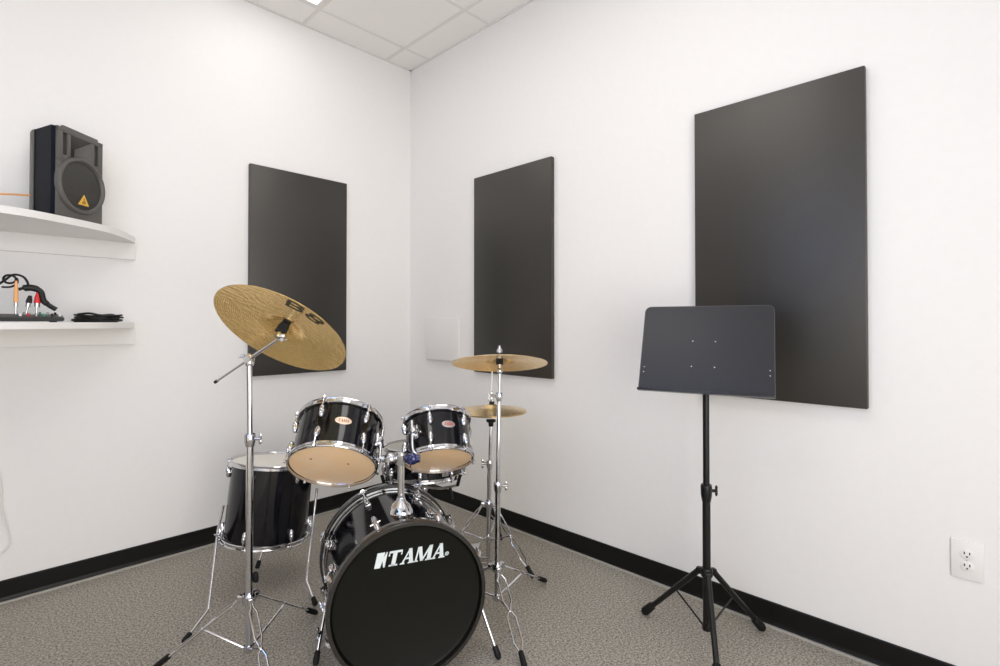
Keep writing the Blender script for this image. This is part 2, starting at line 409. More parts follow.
# ------------------------------------------------------------ lower shelf: mixer, plugs, cables
ZS = 1.216
t = thing('mixer', 'low black audio mixer with small coloured knobs on the lower shelf', 'mixer', (-2.25,-.38,ZS))
bm = NB()
pr = [(-.420,.004), (-.420,.018), (-.36,.030), (-.27,.034), (-.27,.004)]
a = [bm.verts.new((-2.52, y, ZS+z)) for y, z in pr]; b = [bm.verts.new((-1.992, y, ZS+z)) for y, z in pr]
for i in range(5): bm.faces.new((a[i], a[(i+1)%5], b[(i+1)%5], b[i]))
bm.faces.new(a); bm.faces.new(b[::-1]); bmesh.ops.recalc_face_normals(bm, faces=bm.faces)
bmesh.ops.bevel(bm, geom=list(bm.edges), offset=.003, segments=2, affect='EDGES')
obj('case', bm, M['black'], t)
for x, y in ((-2.02,-.40),(-2.48,-.40),(-2.48,-.29),(-2.02,-.29)):
    obj('foot', cyl(NB(), (x,y,ZS), (x,y,ZS+.007), .008), M['rubber'], t)
cols = ['white','black','green','silver_badge','red','white','black','silver_badge','green','white','silver_badge','black']
for i in range(12):
    x = -2.003 - .0235*(i % 6) - .01*(i//6); y = -.385 + .05*(i//6); z = ZS + .024 + .006*(i//6)
    bm = NB(); lathe(bm, [(0,0), (.0045,0), (.004,.009), (.0034,.011), (0,.011)], Matrix.Translation((x,y,z)), 14, closed=False)
    obj('knob', bm, M[cols[i]], t)
def plug(x, y, z0, body, tipm, h, label, r=.008, tilt=(0,0)):
    t = thing('audio_plug', label, 'audio plug', (x,y,z0), 'plugs standing in the mixer')
    bm = NB(); d = V((tilt[0], tilt[1], 1)).normalized(); o_ = V((x,y,z0))
    cyl(bm, o_, o_+d*.032, .0035, 12); cyl(bm, o_+d*.030, o_+d*.046, r*.85, 14)
    obj('jack', bm, tipm, t)
    bm = NB(); tube(bm, [o_+d*.046, o_+d*(.046+h*.5), o_+d*(.046+h)], [r, r*.9, r*.5], 14); obj('boot', bm, body, t)
plug(-2.132,-.36, ZS+.031, M['orange'], M['nickel'], .085, 'black banded plug with orange sleeve standing in the mixer', .0075)
plug(-2.072,-.355, ZS+.031, M['red'], M['nickel'], .042, 'red plug standing in the mixer beneath the black cable loop', .011, (.05,0))
plug(-2.102,-.355, ZS+.031, M['lead'], M['nickel'], .030, 'short black plug standing between the orange and red plugs', .010, (.15,0))
bm = NB()
pts = spline([(-2.26,-.36,1.30), (-2.20,-.36,1.345), (-2.165,-.355,1.378), (-2.140,-.35,1.402), (-2.112,-.35,1.396), (-2.098,-.35,1.372), (-2.098,-.352,1.35)], 8)
tube(bm, pts, .0042, 8)
c = V((-2.150,-.352,1.384))
pts = [c + V((cos(a)*.018, .006*sin(2*a), sin(a)*.016)) for a in [2*pi*k/20 for k in range(20)]]
tube(bm, pts, .0042, 8, closed=True)
pts = spline([(-2.172,-.352,1.352), (-2.145,-.345,1.355), (-2.128,-.345,1.372), (-2.130,-.35,1.390)], 6); tube(bm, pts, .0038, 8)
pts = spline([(-2.125,-.35,1.345), (-2.105,-.35,1.352), (-2.08,-.352,1.352), (-2.060,-.355,1.338), (-2.052,-.36,1.305), (-2.035,-.36,1.285), (-2.012,-.36,1.268)], 6)
tube(bm, pts, [.006]*5 + [.013]*10 + [.011]*(len(pts)-15-8) + [.009]*8, 10)
single('audio_cable', bm, M['lead'], (-2.1,-.36,ZS+.038), 'tangled black cable looping above the mixer on the lower shelf', 'cable')
bm = NB()
for k in range(6):
    ph = random.random()*6; cx = -1.850 + random.uniform(-.008,.008); rx = .082 + random.uniform(-.014,.010); ry = .070 + random.uniform(-.02,.01)
    pts = [V((cx + rx*cos(a), -.165 + ry*sin(a)+.0*a, ZS + .005 + .0052*k + .003*sin(2*a+ph)*(k > 0))) for a in [2*pi*j/36 for j in range(36)]]
    tube(bm, pts, .0042, 8, closed=True)
pts = spline([(-1.925,-.20,ZS+.036), (-1.89,-.235,ZS+.040), (-1.85,-.24,ZS+.032), (-1.80,-.21,ZS+.034), (-1.768,-.15,ZS+.012)], 8); tube(bm, pts, .0048, 8)
single('coiled_cable', bm, M['lead'], (-1.850,-.165,ZS), 'flat coil of black cable on the right end of the lower shelf', 'cable')

# white lead hanging on the left wall
pts = spline([(-2.30,-.012,.80), (-2.18,-.012,.60), (-2.158,-.012,.50), (-2.156,-.012,.42), (-2.140,-.012,.33), (-2.128,-.012,.262), (-2.140,-.012,.232), (-2.175,-.012,.210), (-2.26,-.012,.20), (-2.36,-.012,.26)], 8)
single('white_cord', tube(NB(), pts, .0035, 8), M['plastic_w'], (-2.2,0,.2), 'thin white cord hanging in a loop against the left wall', 'cord')

# ------------------------------------------------------------ lettering
def stroke(x0, y0, x1, y1, w0, w1=None):
    w1 = w0 if w1 is None else w1
    return [(x0-w0/2, y0), (x0+w0/2, y0), (x1+w1/2, y1), (x1-w1/2, y1)]
def letters(full=True):
    q = []
    def A(o):
        q.append(stroke(o+.14,.06,o+.50,1,.12,.10)); q.append(stroke(o+.72,.06,o+.50,1,.27,.22))
        q.append([(o+.24,.30),(o+.66,.30),(o+.64,.40),(o+.27,.40)])
        q.append([(o-.02,0),(o+.30,0),(o+.28,.09),(o,.09)]); q.append([(o+.50,0),(o+.94,0),(o+.92,.09),(o+.52,.09)])
    def Tt(o):
        q.append([(o+.26,0),(o+.26+.27,0),(o+.26+.27,.9),(o+.26,.9)]); q.append([(o-.02,.86),(o+.86,.86),(o+.84,1),(o,1)])
        q.append([(o-.02,.68),(o+.07,.68),(o+.05,.88),(o-.02,.88)]); q.append([(o+.78,.68),(o+.86,.68),(o+.86,.88),(o+.80,.88)])
        q.append([(o+.10,0),(o+.69,0),(o+.66,.10),(o+.13,.10)])
    def Mm(o):
        q.append([(o+.06,0),(o+.18,0),(o+.22,1),(o+.12,1)]); q.append(stroke(o+.54,.02,o+.24,1,.20,.26))
        q.append(stroke(o+.54,.02,o+.98,1,.12,.14)); q.append([(o+.86,0),(o+1.14,0),(o+1.12,1),(o+.88,1)])
        q.append([(o-.04,0),(o+.28,0),(o+.26,.09),(o-.02,.09)]); q.append([(o+.76,0),(o+1.24,0),(o+1.22,.09),(o+.78,.09)])
    if full:
        q.append([(0,0),(.37,0),(.43,.44),(.57,0),(.66,0),(.66,1),(.60,1),(.465,.64),(.50,1),(0,1)])
    Tt(.80); A(1.66); Mm(2.56); A(3.74)
    if full:
        n = 12
        cr_ = lambda k, r: (4.80+r*cos(2*pi*k/n), .22+r*sin(2*pi*k/n))
        for k in range(n): q.append([cr_(k,.095), cr_(k,.135), cr_(k+1,.135), cr_(k+1,.095)])
        q.append([(4.76,.15),(4.79,.15),(4.79,.29),(4.76,.29)]); q.append([(4.79,.22),(4.84,.22),(4.84,.29),(4.79,.29)]); q.append([(4.80,.22),(4.82,.22),(4.86,.15),(4.83,.15)])
    return [[(x + .22*y, y) for x, y in p] for p in q]

# ------------------------------------------------------------ drums
def lug_mesh(P, az, z, r, up=1, s=1.0):
    """chrome teardrop lug standing on the shell, in drum space, plus its tension rod up to the hoop"""
    bm = NB(); rot = Matrix.Rotation(az, 4, 'Z')
    t = NB(); ball(t, (r+.007*s, 0, 0), (.013*s, .0105*s, .023*s)); ball(t, (r+.013*s, 0, .010*s*up), (.009*s, .0085*s, .016*s))
    cyl(t, (r, 0, -.0*s), (r+.009*s, 0, 0), .0095*s, 12)
    merge(bm, t, P @ rot @ Matrix.Translation((0,0,z))); return bm
def make_drum(name, label, cat, P, R, L, nlug, az0, head_top, head_bot, badge=None, hoopm='chrome', lugs_split=True, badge_az=0.1):
    """P places the drum: local z is its axis, z=0 the lower rim, +x looks to the audience"""
    t = thing(name, label, cat, P)
    obj('shell', lathe(NB(), [(R-.0075,.004), (R,.0), (R,L), (R-.0075,L-.004)], P, 72), M['shell'], t)
    obj('inner_ply', lathe(NB(), [(R-.0095,.003), (R-.0078,.003), (R-.0078,L-.003), (R-.0095,L-.003)], P, 48), M['ply'], t, label='bare maple inner face of the shell')
    for z, s, hn in ((0,-1,head_bot), (L,1,head_top)):
        hr = R+.008
        pf = [(R-.001, z-s*.007), (hr, z-s*.010), (hr+.0035, z-s*.008), (hr+.0035, z-s*.001), (hr+.0010, z+s*.001), (hr+.0010, z+s*.007), (hr+.0030, z+s*.0095), (hr+.001, z+s*.0120), (hr-.0025, z+s*.0118), (hr-.003, z+s*.007), (hr-.003, z+s*.002), (R-.001, z+s*.002)]
        pf = [(r_, z+(zz-z)*1.0) for r_, zz in pf]
        obj('hoop', lathe(NB(), pf, P, 72), M[hoopm], t)
        obj('drumhead', lathe(NB(), [(0, z+s*.0035), (R-.006, z+s*.0035), (R+.0045, z+s*.0015), (R+.0045, z-s*.001), (0, z-s*.0005)], P, 64, closed=False), M[hn], t)
    for k in range(nlug):
        az = az0 + 2*pi*k/nlug
        for z, s in ((min(.048, L*.27), -1), (L-min(.048, L*.27), 1)):
            if not lugs_split and s > 0: continue
            lg = obj('lug', lug_mesh(P, az, z, R, s), M['chrome'], t)
            zr = 0 if s < 0 else L
            bm = NB(); c_, s_ = cos(az), sin(az); rr = R+.0155
            p0 = P @ V((rr*c_, rr*s_, z+s*.010)); p1 = P @ V((rr*c_, rr*s_, zr+s*.009))
            cyl(bm, p0, p1, .0028, 8)
            d = (p1-p0).normalized(); cyl(bm, p1-d*.003, p1+d*.006, .0052, 8)
            obj('tension_rod', bm, M['chrome'], lg)
            # ear of the hoop holding the rod
            box(bm2 := NB(), (-.010,-.007,-.002), (.008,.007,.002), P @ Matrix.Rotation(az,4,'Z') @ Matrix.Translation((R+.013,0,zr+s*.004)), bev=.001)
            obj('hoop_ear', bm2, M['chrome'], lg)
    if badge:
        bz, bw, bh, bmn, ink = badge
        def wrap(x, y, off):
            a = badge_az + x/R; return P @ V(((R+off)*cos(a), (R+off)*sin(a), bz+y))
        bm = NB(); n = 20; ringv = []
        outer = [bm.verts.new(wrap(bw/2*cos(2*pi*k/n), bh/2*sin(2*pi*k/n), .0005)) for k in range(n)]
        mid = [bm.verts.new(wrap(bw/2*.93*cos(2*pi*k/n), bh/2*.9*sin(2*pi*k/n), .0016)) for k in range(n)]
        inn = [bm.verts.new(wrap(bw/4*cos(2*pi*k/n), bh/4*sin(2*pi*k/n), .0016)) for k in range(n)]
        cc = bm.verts.new(wrap(0,0,.0016))
        for k in range(n):
            j = (k+1) % n; bm.faces.new((outer[k],outer[j],mid[j],mid[k])); bm.faces.new((mid[k],mid[j],inn[j],inn[k])); bm.faces.new((inn[k],inn[j],cc))
        bmesh.ops.recalc_face_normals(bm, faces=bm.faces)
        b_ = obj('badge', bm, M[bmn], t)
        bm = NB(); h = bh*.42; sc_ = h
        for p in letters(False):
            v0 = [bm.verts.new(wrap((x-2.75)*sc_*.78, (y-.5)*sc_, .0021)) for x, y in p]
            bm.faces.new(v0)
        obj('badge_lettering', bm, M[ink], b_, smooth=False)
    return t
def toward(P0, axis):
    return CAM - V(P0)

# low-mounted rack toms
c = V((-1.330,-1.368,.685)); n = V((.449,.505,.737)).normalized(); c += n*.012; P12 = frame(c, n, CAM-c)
tom12 = make_drum('tom_drum', 'larger black rack tom with cream oval badge and amber underside, left of the mount post', 'drum', P12, .1495, .178, 6, radians(-27), 'head_white', 'head_tan', (.098,.060,.030,'cream','brown_ink'), badge_az=radians(3))
c = V((-.975,-1.544,.671)); n = V((.314,.469,.825)).normalized(); c += n*.012; P10 = frame(c, n, CAM-c)
tom10 = make_drum('tom_drum', 'smaller black rack tom with red lettered badge, right of the mount post', 'drum', P10, .1265, .157, 6, radians(-11), 'head_white', 'head_tan', (.092,.054,.028,'silver_badge','red_ink'), badge_az=radians(20))
# two small brown spots on the larger tom's lower head
for x_, y_ in ((.0355,-.0783), (.0267,.0530)):
    lower = [o for o in tom12.children if o.name.startswith('drumhead')][1]
    obj('brown_spot', lathe(NB(), [(0,-.0046), (.0045,-.0046), (.0045,-.0040), (0,-.0040)], P12 @ Matrix.Translation((x_, y_, 0)), 14, closed=False), M['spot'], lower, label='small brown spot on the amber head')
# floor tom
c = V((-1.288,-.649,.212)); n = V((.118,.008,.993)).normalized(); c += n*.010; P14 = frame(c, n, CAM-c)
ft = make_drum('floor_tom', 'deep black floor tom on three bent chrome legs, left of the kit', 'drum', P14, .1785, .339, 6, radians(-26), 'head_white', 'head_tan')
def leg_bracket(P, az, z, R):
    bm = NB(); t_ = NB()
    box(t_, (R-.001,-.016,-.028), (R+.010,.016,.028), bev=.003); ball(t_, (R+.014,0,0), (.014,.014,.022))
    cyl(t_, (R+.02,-.022,-.006), (R+.02,.020,-.006), .006); 
    wing_nut(t_, (R+.02,.024,-.006), (0,1,0), (1,0,.5), .9)
    merge(bm, t_, P @ Matrix.Rotation(az,4,'Z') @ Matrix.Translation((0,0,z))); return bm
for az, pts in ((None, [(-1.449,-.588,.388), (-1.4698,-.5831,.281), (-1.590,-.864,.079), (-1.682,-.905,.016)]),
                (None, [(-1.0808,-.7428,.416), (-1.1006,-.7435,.258), (-1.212,-.915,.079), (-1.218,-1.010,.016)]),
                (None, [(-1.175,-.470,.45), (-1.18,-.472,.30), (-1.235,-.485,.09), (-1.262,-.49,.016)])):
    top = P14.inverted() @ V(pts[1]); az = math.atan2(top.y, top.x)
    q = [V(p) for p in pts]
    rr = [q[0], q[1], q[2]*.97+q[1]*.03, q[2], q[2]*.95+q[3]*.05, q[3]]
    l = obj('leg', tube(NB(), rr, .0055, 10), M['chrome'], ft)
    d = (q[3]-q[2]).normalized()
    obj('rubber_foot', tube(NB(), [q[3]-d*.03, q[3]-d*.026, q[3]+d*.002, q[3]+d*.008], [.007,.010,.0115,.007], 12), M['rubber'], l)
    obj('leg_bracket', leg_bracket(P14, az, top.z-.01, .178), M['chrome'], ft)

# ------------------------------------------------------------ bass drum
bc = V((-1.213,-1.683,.272)); bn = V((-.408,-.913,.004)).normalized()
PB = frame(bc, bn, V((-bn.y, bn.x, 0)))      # z forward to the audience
if (PB.to_3x3() @ V((1,0,0))).dot(Rd) < 0: PB = frame(bc, bn, V((bn.y, -bn.x, 0)))
bd = thing('bass_drum', 'large black bass drum with black head lettered in white, chrome spurs', 'drum', Matrix.Translation((bc.x, bc.y, 0)))
Rb = .252; Lb = .43
obj('shell', lathe(NB(), [(Rb-.01,-.03), (Rb,-.028), (Rb,-Lb+.0), (Rb-.01,-Lb)], PB, 96), M['shell'], bd)
for z0, z1, zr in ((-.034, .006, -.036), (-Lb-.030, -Lb+.012, -Lb+.016)):
    obj('hoop', lathe(NB(), [(.2525,z0), (.2685,z0), (.270,z0+.002), (.270,z1-.002), (.2685,z1), (.2565,z1), (.2565,z0+.012), (.2525,z0+.012)] if z0 > -.2 else [(.2565,z0), (.2685,z0), (.270,z0+.002), (.270,z1-.002), (.2685,z1), (.2525,z1), (.2525,z1-.012), (.2565,z1-.012)], PB, 96), M['hoop_black'], bd)
    obj('head_rim', lathe(NB(), [(.2545,zr-.003), (.2600,zr-.003), (.2612,zr), (.2600,zr+.003), (.2545,zr+.003)], PB, 96), M['chrome'], bd)
hd = obj('drumhead', lathe(NB(), [(0,-.010), (.240,-.010), (.249,-.006), (.2565,-.012), (.2565,-.016), (0,-.014)], PB, 96, closed=False), M['head_black'], bd)
obj('drumhead', lathe(NB(), [(0,-Lb-.014), (.249,-Lb-.014), (.2565,-Lb-.010), (.2565,-Lb-.006), (0,-Lb-.010)], PB, 96, closed=False), M['head_white'], bd)
bm = NB()
s_ = .0515
PL = PB
ux = PB.to_3x3() @ V((1,0,0)); uy = PB.to_3x3() @ V((0,1,0))
LM = PB.copy()
if uy.z < 0: LM = PB @ Matrix.Rotation(pi, 4, 'Z')
for p in letters(True): prism(bm, [(-.117 + x*s_*.995, .1270 + y*s_*.96) for x, y in p], -.0098, -.0090, LM)
obj('lettering', bm, M['logo'], hd, smooth=False)
for k in range(8):
    az = pi/2 + radians(22.5 + 45*k); c_, sn = cos(az), sin(az)
    for z, s, zh in ((-.125, 1, -.034), (-Lb+.095, -1, -Lb+.012)):
        bm = NB(); t_ = NB(); rot = Matrix.Rotation(az, 4, 'Z')
        box(t_, (Rb-.001,-.011,-.024), (Rb+.006,.011,.024), bev=.003); ball(t_, (Rb+.012,0,0), (.013,.012,.026)); ball(t_, (Rb+.016,0,.012*s), (.009,.009,.018))
        merge(bm, t_, LM @ rot @ Matrix.Translation((0,0,z)))
        lg = obj('lug', bm, M['chrome'], bd)
        bm = NB(); t_ = NB()
        cyl(t_, (Rb+.022,0,z), (Rb+.030,0,zh+s*.006), .003, 8)
        tube(t_, [(Rb+.030,0,zh-s*.020), (Rb+.030,0,zh-s*.002)], .006, 10)
        cyl(t_, (Rb+.030,-.018,zh-s*.018), (Rb+.030,.018,zh-s*.018), .0032, 8)
        merge(bm, t_, LM @ rot); obj('tension_rod', bm, M['chrome'], lg)
        bm = NB(); t_ = NB()
        zo = zh + s*.040
        tube(t_, [(Rb+.030,0,zh-s*.010), (Rb+.027,0,zh+s*.002), (Rb+.0215,0,zh+s*.012), (Rb+.0185,0,zh+s*.022)], [.009,.0095,.008,.0045], 10)
        merge(bm, t_, LM @ rot); obj('claw', bm, M['chrome'], lg)
# folding spurs
def spur(az, z, foot, wing):
    rot = Matrix.Rotation(az, 4, 'Z'); bm = NB(); t_ = NB()
    ball(t_, (Rb+.004,0,0), (.018,.026,.026)); cyl(t_, (Rb,0,0), (Rb+.030,0,0), .014, 16); ball(t_, (Rb+.030,0,0), .014)
    wing_nut(t_, (Rb+.036,0,0), (1,0,0), (0,1,1), 1.1)
    merge(bm, t_, LM @ rot @ Matrix.Translation((0,0,z)))
    top = LM @ rot @ V((Rb+.026,0,z)); foot = V(foot)
    sp = obj('spur', tube(NB(), [top - (foot-top)*.12, foot], .0065, 12), M['chrome'], bd)
    d = (foot-top).normalized()
    obj('spur_bracket', bm, M['chrome'], sp)
    obj('rubber_foot', tube(NB(), [foot-d*.045, foot-d*.040, foot-d*.012, foot], [.0085,.0105,.012,.008], 12), M['rubber'], sp)
    if wing: obj('wing_nut', wing_nut(NB(), top.lerp(foot,.48)+V((-.006,0,0)), (-1,-.6,0), (0,0,1), 1.3), M['chrome'], sp)
i3 = LM.inverted()
def azof(p): q = i3 @ V(p); return math.atan2(q.y, q.x), q.z
a1, z1 = azof((-1.303,-1.27,.145)); spur(a1, z1, (-1.400,-1.385,.012), True)
a2, z2 = azof((-.962,-1.720,.205)); spur(a2, z2, (-.925,-1.822,.012), False)

# ------------------------------------------------------------ tom holder on the bass drum
base = bc - bn*.16 + V((0,0,Rb))
th = thing('tom_holder', 'chrome double tom holder post rising from the bass drum', 'tom holder', Matrix.Translation(base))
bm = NB(); lathe(bm, [(0,.052), (.013,.052), (.017,.040), (.030,.026), (.040,.006), (.042,-.006), (.030,-.012), (0,-.012)], Matrix.Translation(base) @ Matrix.Diagonal((1,1.15,1,1)), 32, closed=False)
obj('base_plate', bm, M['chrome'], th)
bm = NB()
for dz, dx in ((.018,-.012), (.018,.014)): ball(bm, base + V((-.023,-.030,.012)) + Rd*dx, (.006,.006,.004))
obj('screw', bm, M['slot'], th)
ptop = V((-1.150,-1.540,.705)); pb = V((base.x, base.y, base.z+.04)); ptop = V((base.x, base.y, .715))
obj('post', cyl(NB(), pb, ptop, .0125, 20), M['chrome'], th)
bm = NB(); lathe(bm, [(0,-.020), (.018,-.020), (.020,-.014), (.020,.016), (.014,.022), (0,.022)], Matrix.Translation(ptop), 24, closed=False); 
cyl(bm, ptop-Rd*.03, ptop+Rd*.03, .010, 14)
obj('post_clamp', bm, M['chrome'], th)
def arm(side, P, R, zatt, sleeve):
    hub = ptop + Rd*side*.040 + V((0,0,.0))
    bm = NB(); mt = frame(hub, Rd*side, (0,0,1)).to_3x3()
    ball(bm, hub, (.022,.022,.026), mt); cyl(bm, hub, hub+Rd*side*.030, .017, 20, .013)
    wing_nut(bm, hub-Fd*.022, -Fd, (0,0,1), 1.1)
    obj('ball_clamp' if not sleeve else 'ball_clamp', bm, M['sleeve'] if sleeve else M['chrome'], th, label='dark blue tinted clamp sleeve' if sleeve else None)
    # attach point on the drum shell nearest to the hub
    q = P.inverted() @ hub; az = math.atan2(q.y, q.x)
    a0 = P @ V(((R+.020)*cos(az), (R+.020)*sin(az), zatt+.045)); a1_ = P @ V(((R+.020)*cos(az), (R+.020)*sin(az), zatt-.06))
    st = hub + Rd*side*.022
    rod = spline([st, st.lerp(a1_, .5)+V((0,0,-.004)), a1_, a0], 6)
    obj('l_rod', tube(NB(), rod, .0058, 12), M['chrome'], th)
    return az
M['sleeve'] = mat('blue_sleeve', (.02,.028,.11), .2, .3, coat=.5)
azl = arm(-1, P12, .1495, .085, False); azr = arm(1, P10, .1265, .075, True)
for P, R, az, z, tm in ((P12,.1495,azl,.085,tom12), (P10,.1265,azr,.075,tom10)):
    obj('mount_bracket', leg_bracket(P, az, z, R), M['chrome'], tm)

# ------------------------------------------------------------ snare on its stand (half hidden behind the small tom)
sn_c = V((-.745,-1.145,.500)); sn_n = V((.03,.05,1)).normalized(); PS = frame(sn_c, sn_n, CAM-sn_c)
sn = make_drum('snare_drum', 'shallow black snare drum half hidden behind the smaller rack tom', 'drum', PS, .178, .125, 8, radians(-5), 'head_grey', 'head_white', lugs_split=False)
bm = NB(); box(bm, (.178,-.018,.02), (.205,.018,.105), PS @ Matrix.Rotation(radians(28),4,'Z'), bev=.004); box(bm, (.2,-.006,.03), (.215,.006,.12), PS @ Matrix.Rotation(radians(28),4,'Z'), bev=.003)
obj('strainer', bm, M['chrome'], sn)

def double_leg(a, b, w, r=.0035):
    """double-braced stand leg: two wires that bow apart, pinch at the middle and meet at the foot"""
    a = V(a); b = V(b); d = b-a; s = d.cross(V((0,0,1))).normalized()
    bm = NB()
    for q in (-1, 1):
        prof = [(0,.25), (.06,.4), (.12,1), (.40,.95), (.47,.35), (.50,.28), (.53,.35), (.60,1), (.88,.95), (.95,.4), (1,.25)]
        tube(bm, [a + d*t_ + s*q*w*k for t_, k in prof], r, 8)
    return bm
def stand_foot(a, b, l=.05):
    a = V(a); b = V(b); d = (b-a).normalized()
    return tube(NB(), [b-d*.010, b-d*.004, b+d*(l-.012), b+d*l], [.008,.010,.011,.007], 12)
def tripod(t, base, hubz, lowz, feet, w, attach=.52, single_leg=False, inset=.05, matn='chrome', legw=.008):
    base = V(base)
    hub = V((base.x, base.y, hubz)); low = V((base.x, base.y, lowz))
    bm = NB(); lathe(bm, [(.0125,-.016), (.020,-.016), (.022,-.010), (.022,.010), (.019,.016), (.0125,.016)], Matrix.Translation(hub), 24)
    bm2 = NB(); lathe(bm2, [(.0,-.012), (.016,-.012), (.018,-.008), (.018,.010), (.0,.012)], Matrix.Translation(low), 24, closed=False)
    for f in feet:
        f = V(f); o_ = (f-hub); o_.z = 0; o_.normalize()
        side = o_.cross(V((0,0,1)))
        box(bm, (-.004,-.010,-.012), (.018,.010,.010), frame(hub + o_*.020, (0,0,1), o_), bev=.002)
        st = hub + o_*.032 - V((0,0,.004)); d = (f-st).normalized(); en = f - d*inset
        if single_leg:
            l = obj('leg', tube(NB(), [st - d*.01, st.lerp(en,.5), en], [legw, legw*.95, legw*.9], 12), M[matn], t)
            p = bool(1); r_ = NB(); tube(r_, [en-d*.01, en-d*.006, en+d*(inset-.014), en+d*(inset-.004)], [legw*1.05,legw*1.35,legw*1.55,legw*1.1], 12)
            obj('rubber_foot', r_, M['rubber'], l)
        else:
            l = obj('leg', double_leg(st, en, w), M[matn], t)
            obj('rubber_foot', stand_foot(st, en, inset), M['rubber'], l)
        mid = st.lerp(en, attach)
        br = NB(); tube(br, [low + o_*.014, mid], .0042 if not single_leg else .0035, 8); ball(br, mid, .0075)
        obj('brace', br, M[matn], t)
    obj('leg_hub', bm, M[matn], t); obj('lower_collar', bm2, M[matn], t)
def clamp_collar(t, p, side, r=.0135, matn='chrome', knob='chrome', h=.028, s=1.0):
    p = V(p); bm = NB()
    lathe(bm, [(r-.002,-h), (r+.001,-h), (r+.005,-h*.4), (r+.006,h*.4), (r+.004,h*.6), (r-.004,h*.6)], Matrix.Translation(p), 20)
    cyl(bm, p + V(side)*r, p + V(side)*(r+.012), .0055, 10)
    o = obj('height_collar', bm, M[matn], t)
    obj('wing_nut', wing_nut(NB(), p + V(side)*(r+.014), side, (0,0,1), s), M[knob], o)

# boom stand of the large crash
bs = V((-1.554,-1.192,0))
feet = [(-1.800,-1.000,.013), (-1.244,-1.078,.013), (-1.596,-1.522,.013)]
st = thing('cymbal_stand', 'chrome boom cymbal stand in front of the floor tom, carrying the tilted crash', 'cymbal stand', Matrix.Translation(bs), 'chrome cymbal stands')
obj('lower_tube', tube(NB(), [bs+V((0,0,.045)), bs+V((0,0,.79))], .0125, 20), M['chrome'], st)
obj('upper_tube', tube(NB(), [bs+V((0,0,.78)), bs+V((-.004,0,1.075))], .0098, 20), M['chrome'], st)
clamp_collar(st, bs+V((0,0,.800)), Rd)
tripod(st, bs, .235, .058, feet, .012, .52, inset=.055)
obj('memory_knob', wing_nut(ball(NB(), bs+V((.022,0,.300)), (.011,.011,.020)), bs+V((.02,0,.30)), Rd, (0,0,1), .9), M['rubber'], st)
clmp = V((-1.560,-1.199,1.085)); tipb = V((-1.519,-1.385,1.169)); dirb = (tipb-clmp).normalized()
bm = NB(); ball(bm, clmp, (.016,.016,.02)); lathe(bm, [(0,-.024), (.014,-.024), (.017,-.012), (.015,.002), (0,.002)], Matrix.Translation(clmp), 20, closed=False)
cyl(bm, clmp-Fd*.022, clmp+Fd*.018, .012, 16); wing_nut(bm, clmp-Rd*.02+V((0,0,.010)), -Rd, Fd+V((0,0,.3)), 1.0)
obj('boom_clamp', bm, M['chrome'], st)
tail = clmp - dirb*.235
bm = NB(); tube(bm, [tail, clmp, clmp.lerp(tipb,.25)], .0042, 10); tube(bm, [clmp-dirb*.02, tipb - dirb*.012], .0062, 12)
bo = obj('boom_arm', bm, M['chrome'], st); obj('rubber_tip', tube(NB(), [tail-dirb*.004, tail+dirb*.012], .0058, 10), M['rubber'], bo)
cn = V((.589,.239,.772)).normalized(); cc_ = V((-1.522,-1.375,1.185))
bm = NB(); cyl(bm, cc_-cn*.012, cc_+cn*.055, .0038, 10)
k0 = cc_ - cn*.018; cyl(bm, k0-cn*.008, k0+cn*.014, .010, 16); ball(bm, tipb, .0125); tube(bm, [tipb, k0], .007, 10)
wing_nut(bm, tipb+V((-.004,-.012,-.012)), -Fd, Rd, 1.0); wing_nut(bm, cc_+cn*.058, cn, Rd, 1.0)
obj('cymbal_tilter', bm, M['chrome'], st)
bm = NB(); cyl(bm, cc_-cn*.004, cc_+cn*.026, .019, 20, .017); obj('felt', bm, M['felt'], st)
bm = NB(); cyl(bm, cc_+cn*.0315, cc_+cn*.046, .014, 20); obj('felt', bm, M['felt'], st)

# straight stand of the second cymbal
rb = V((-.712,-1.602,0)); rc = V((-.687,-1.592,1.041)); rn = V((.177,.176,.968)).normalized()
feet = [(-.375,-1.590,.013), (-.905,-1.930,.013), (-.893,-1.302,.013)]
st2 = thing('cymbal_stand', 'straight chrome cymbal stand right of the bass drum, carrying the level cymbal', 'cymbal stand', Matrix.Translation(rb), 'chrome cymbal stands')
p1 = V((-.706,-1.600,.53)); p2 = V((-.696,-1.598,.905)); p3 = V((-.690,-1.596,1.010))
obj('lower_tube', tube(NB(), [rb+V((0,0,.055)), p1], .0115, 20), M['chrome'], st2)
obj('middle_tube', tube(NB(), [p1, p2], .0092, 18), M['chrome'], st2)
obj('upper_tube', tube(NB(), [p2, p3], .0062, 16), M['chrome'], st2)
clamp_collar(st2, p1, Rd, .0115, s=1.0); clamp_collar(st2, p2, -Rd, .0095, h=.022)
tripod(st2, rb, .195, .072, feet, .017, .52, inset=.055)
bm = NB(); ball(bm, p3, (.011,.011,.014)); cyl(bm, rc-rn*.03, rc+rn*.058, .0036, 10); cyl(bm, rc-rn*.020, rc-rn*.004, .010, 16); lathe(bm, [(0,.05), (.012,.05), (.013,.058), (.006,.068), (.004,.078), (0,.079)], frame(rc,rn,Fd), 16, closed=False)
obj('cymbal_tilter', bm, M['chrome'], st2)
bm = NB(); cyl(bm, rc-rn*.004, rc+rn*.021, .0155, 18); obj('felt', bm, M['felt'], st2)
bm = NB(); cyl(bm, rc+rn*.027, rc+rn*.042, .0135, 18, .011); obj('felt', bm, M['felt'], st2)

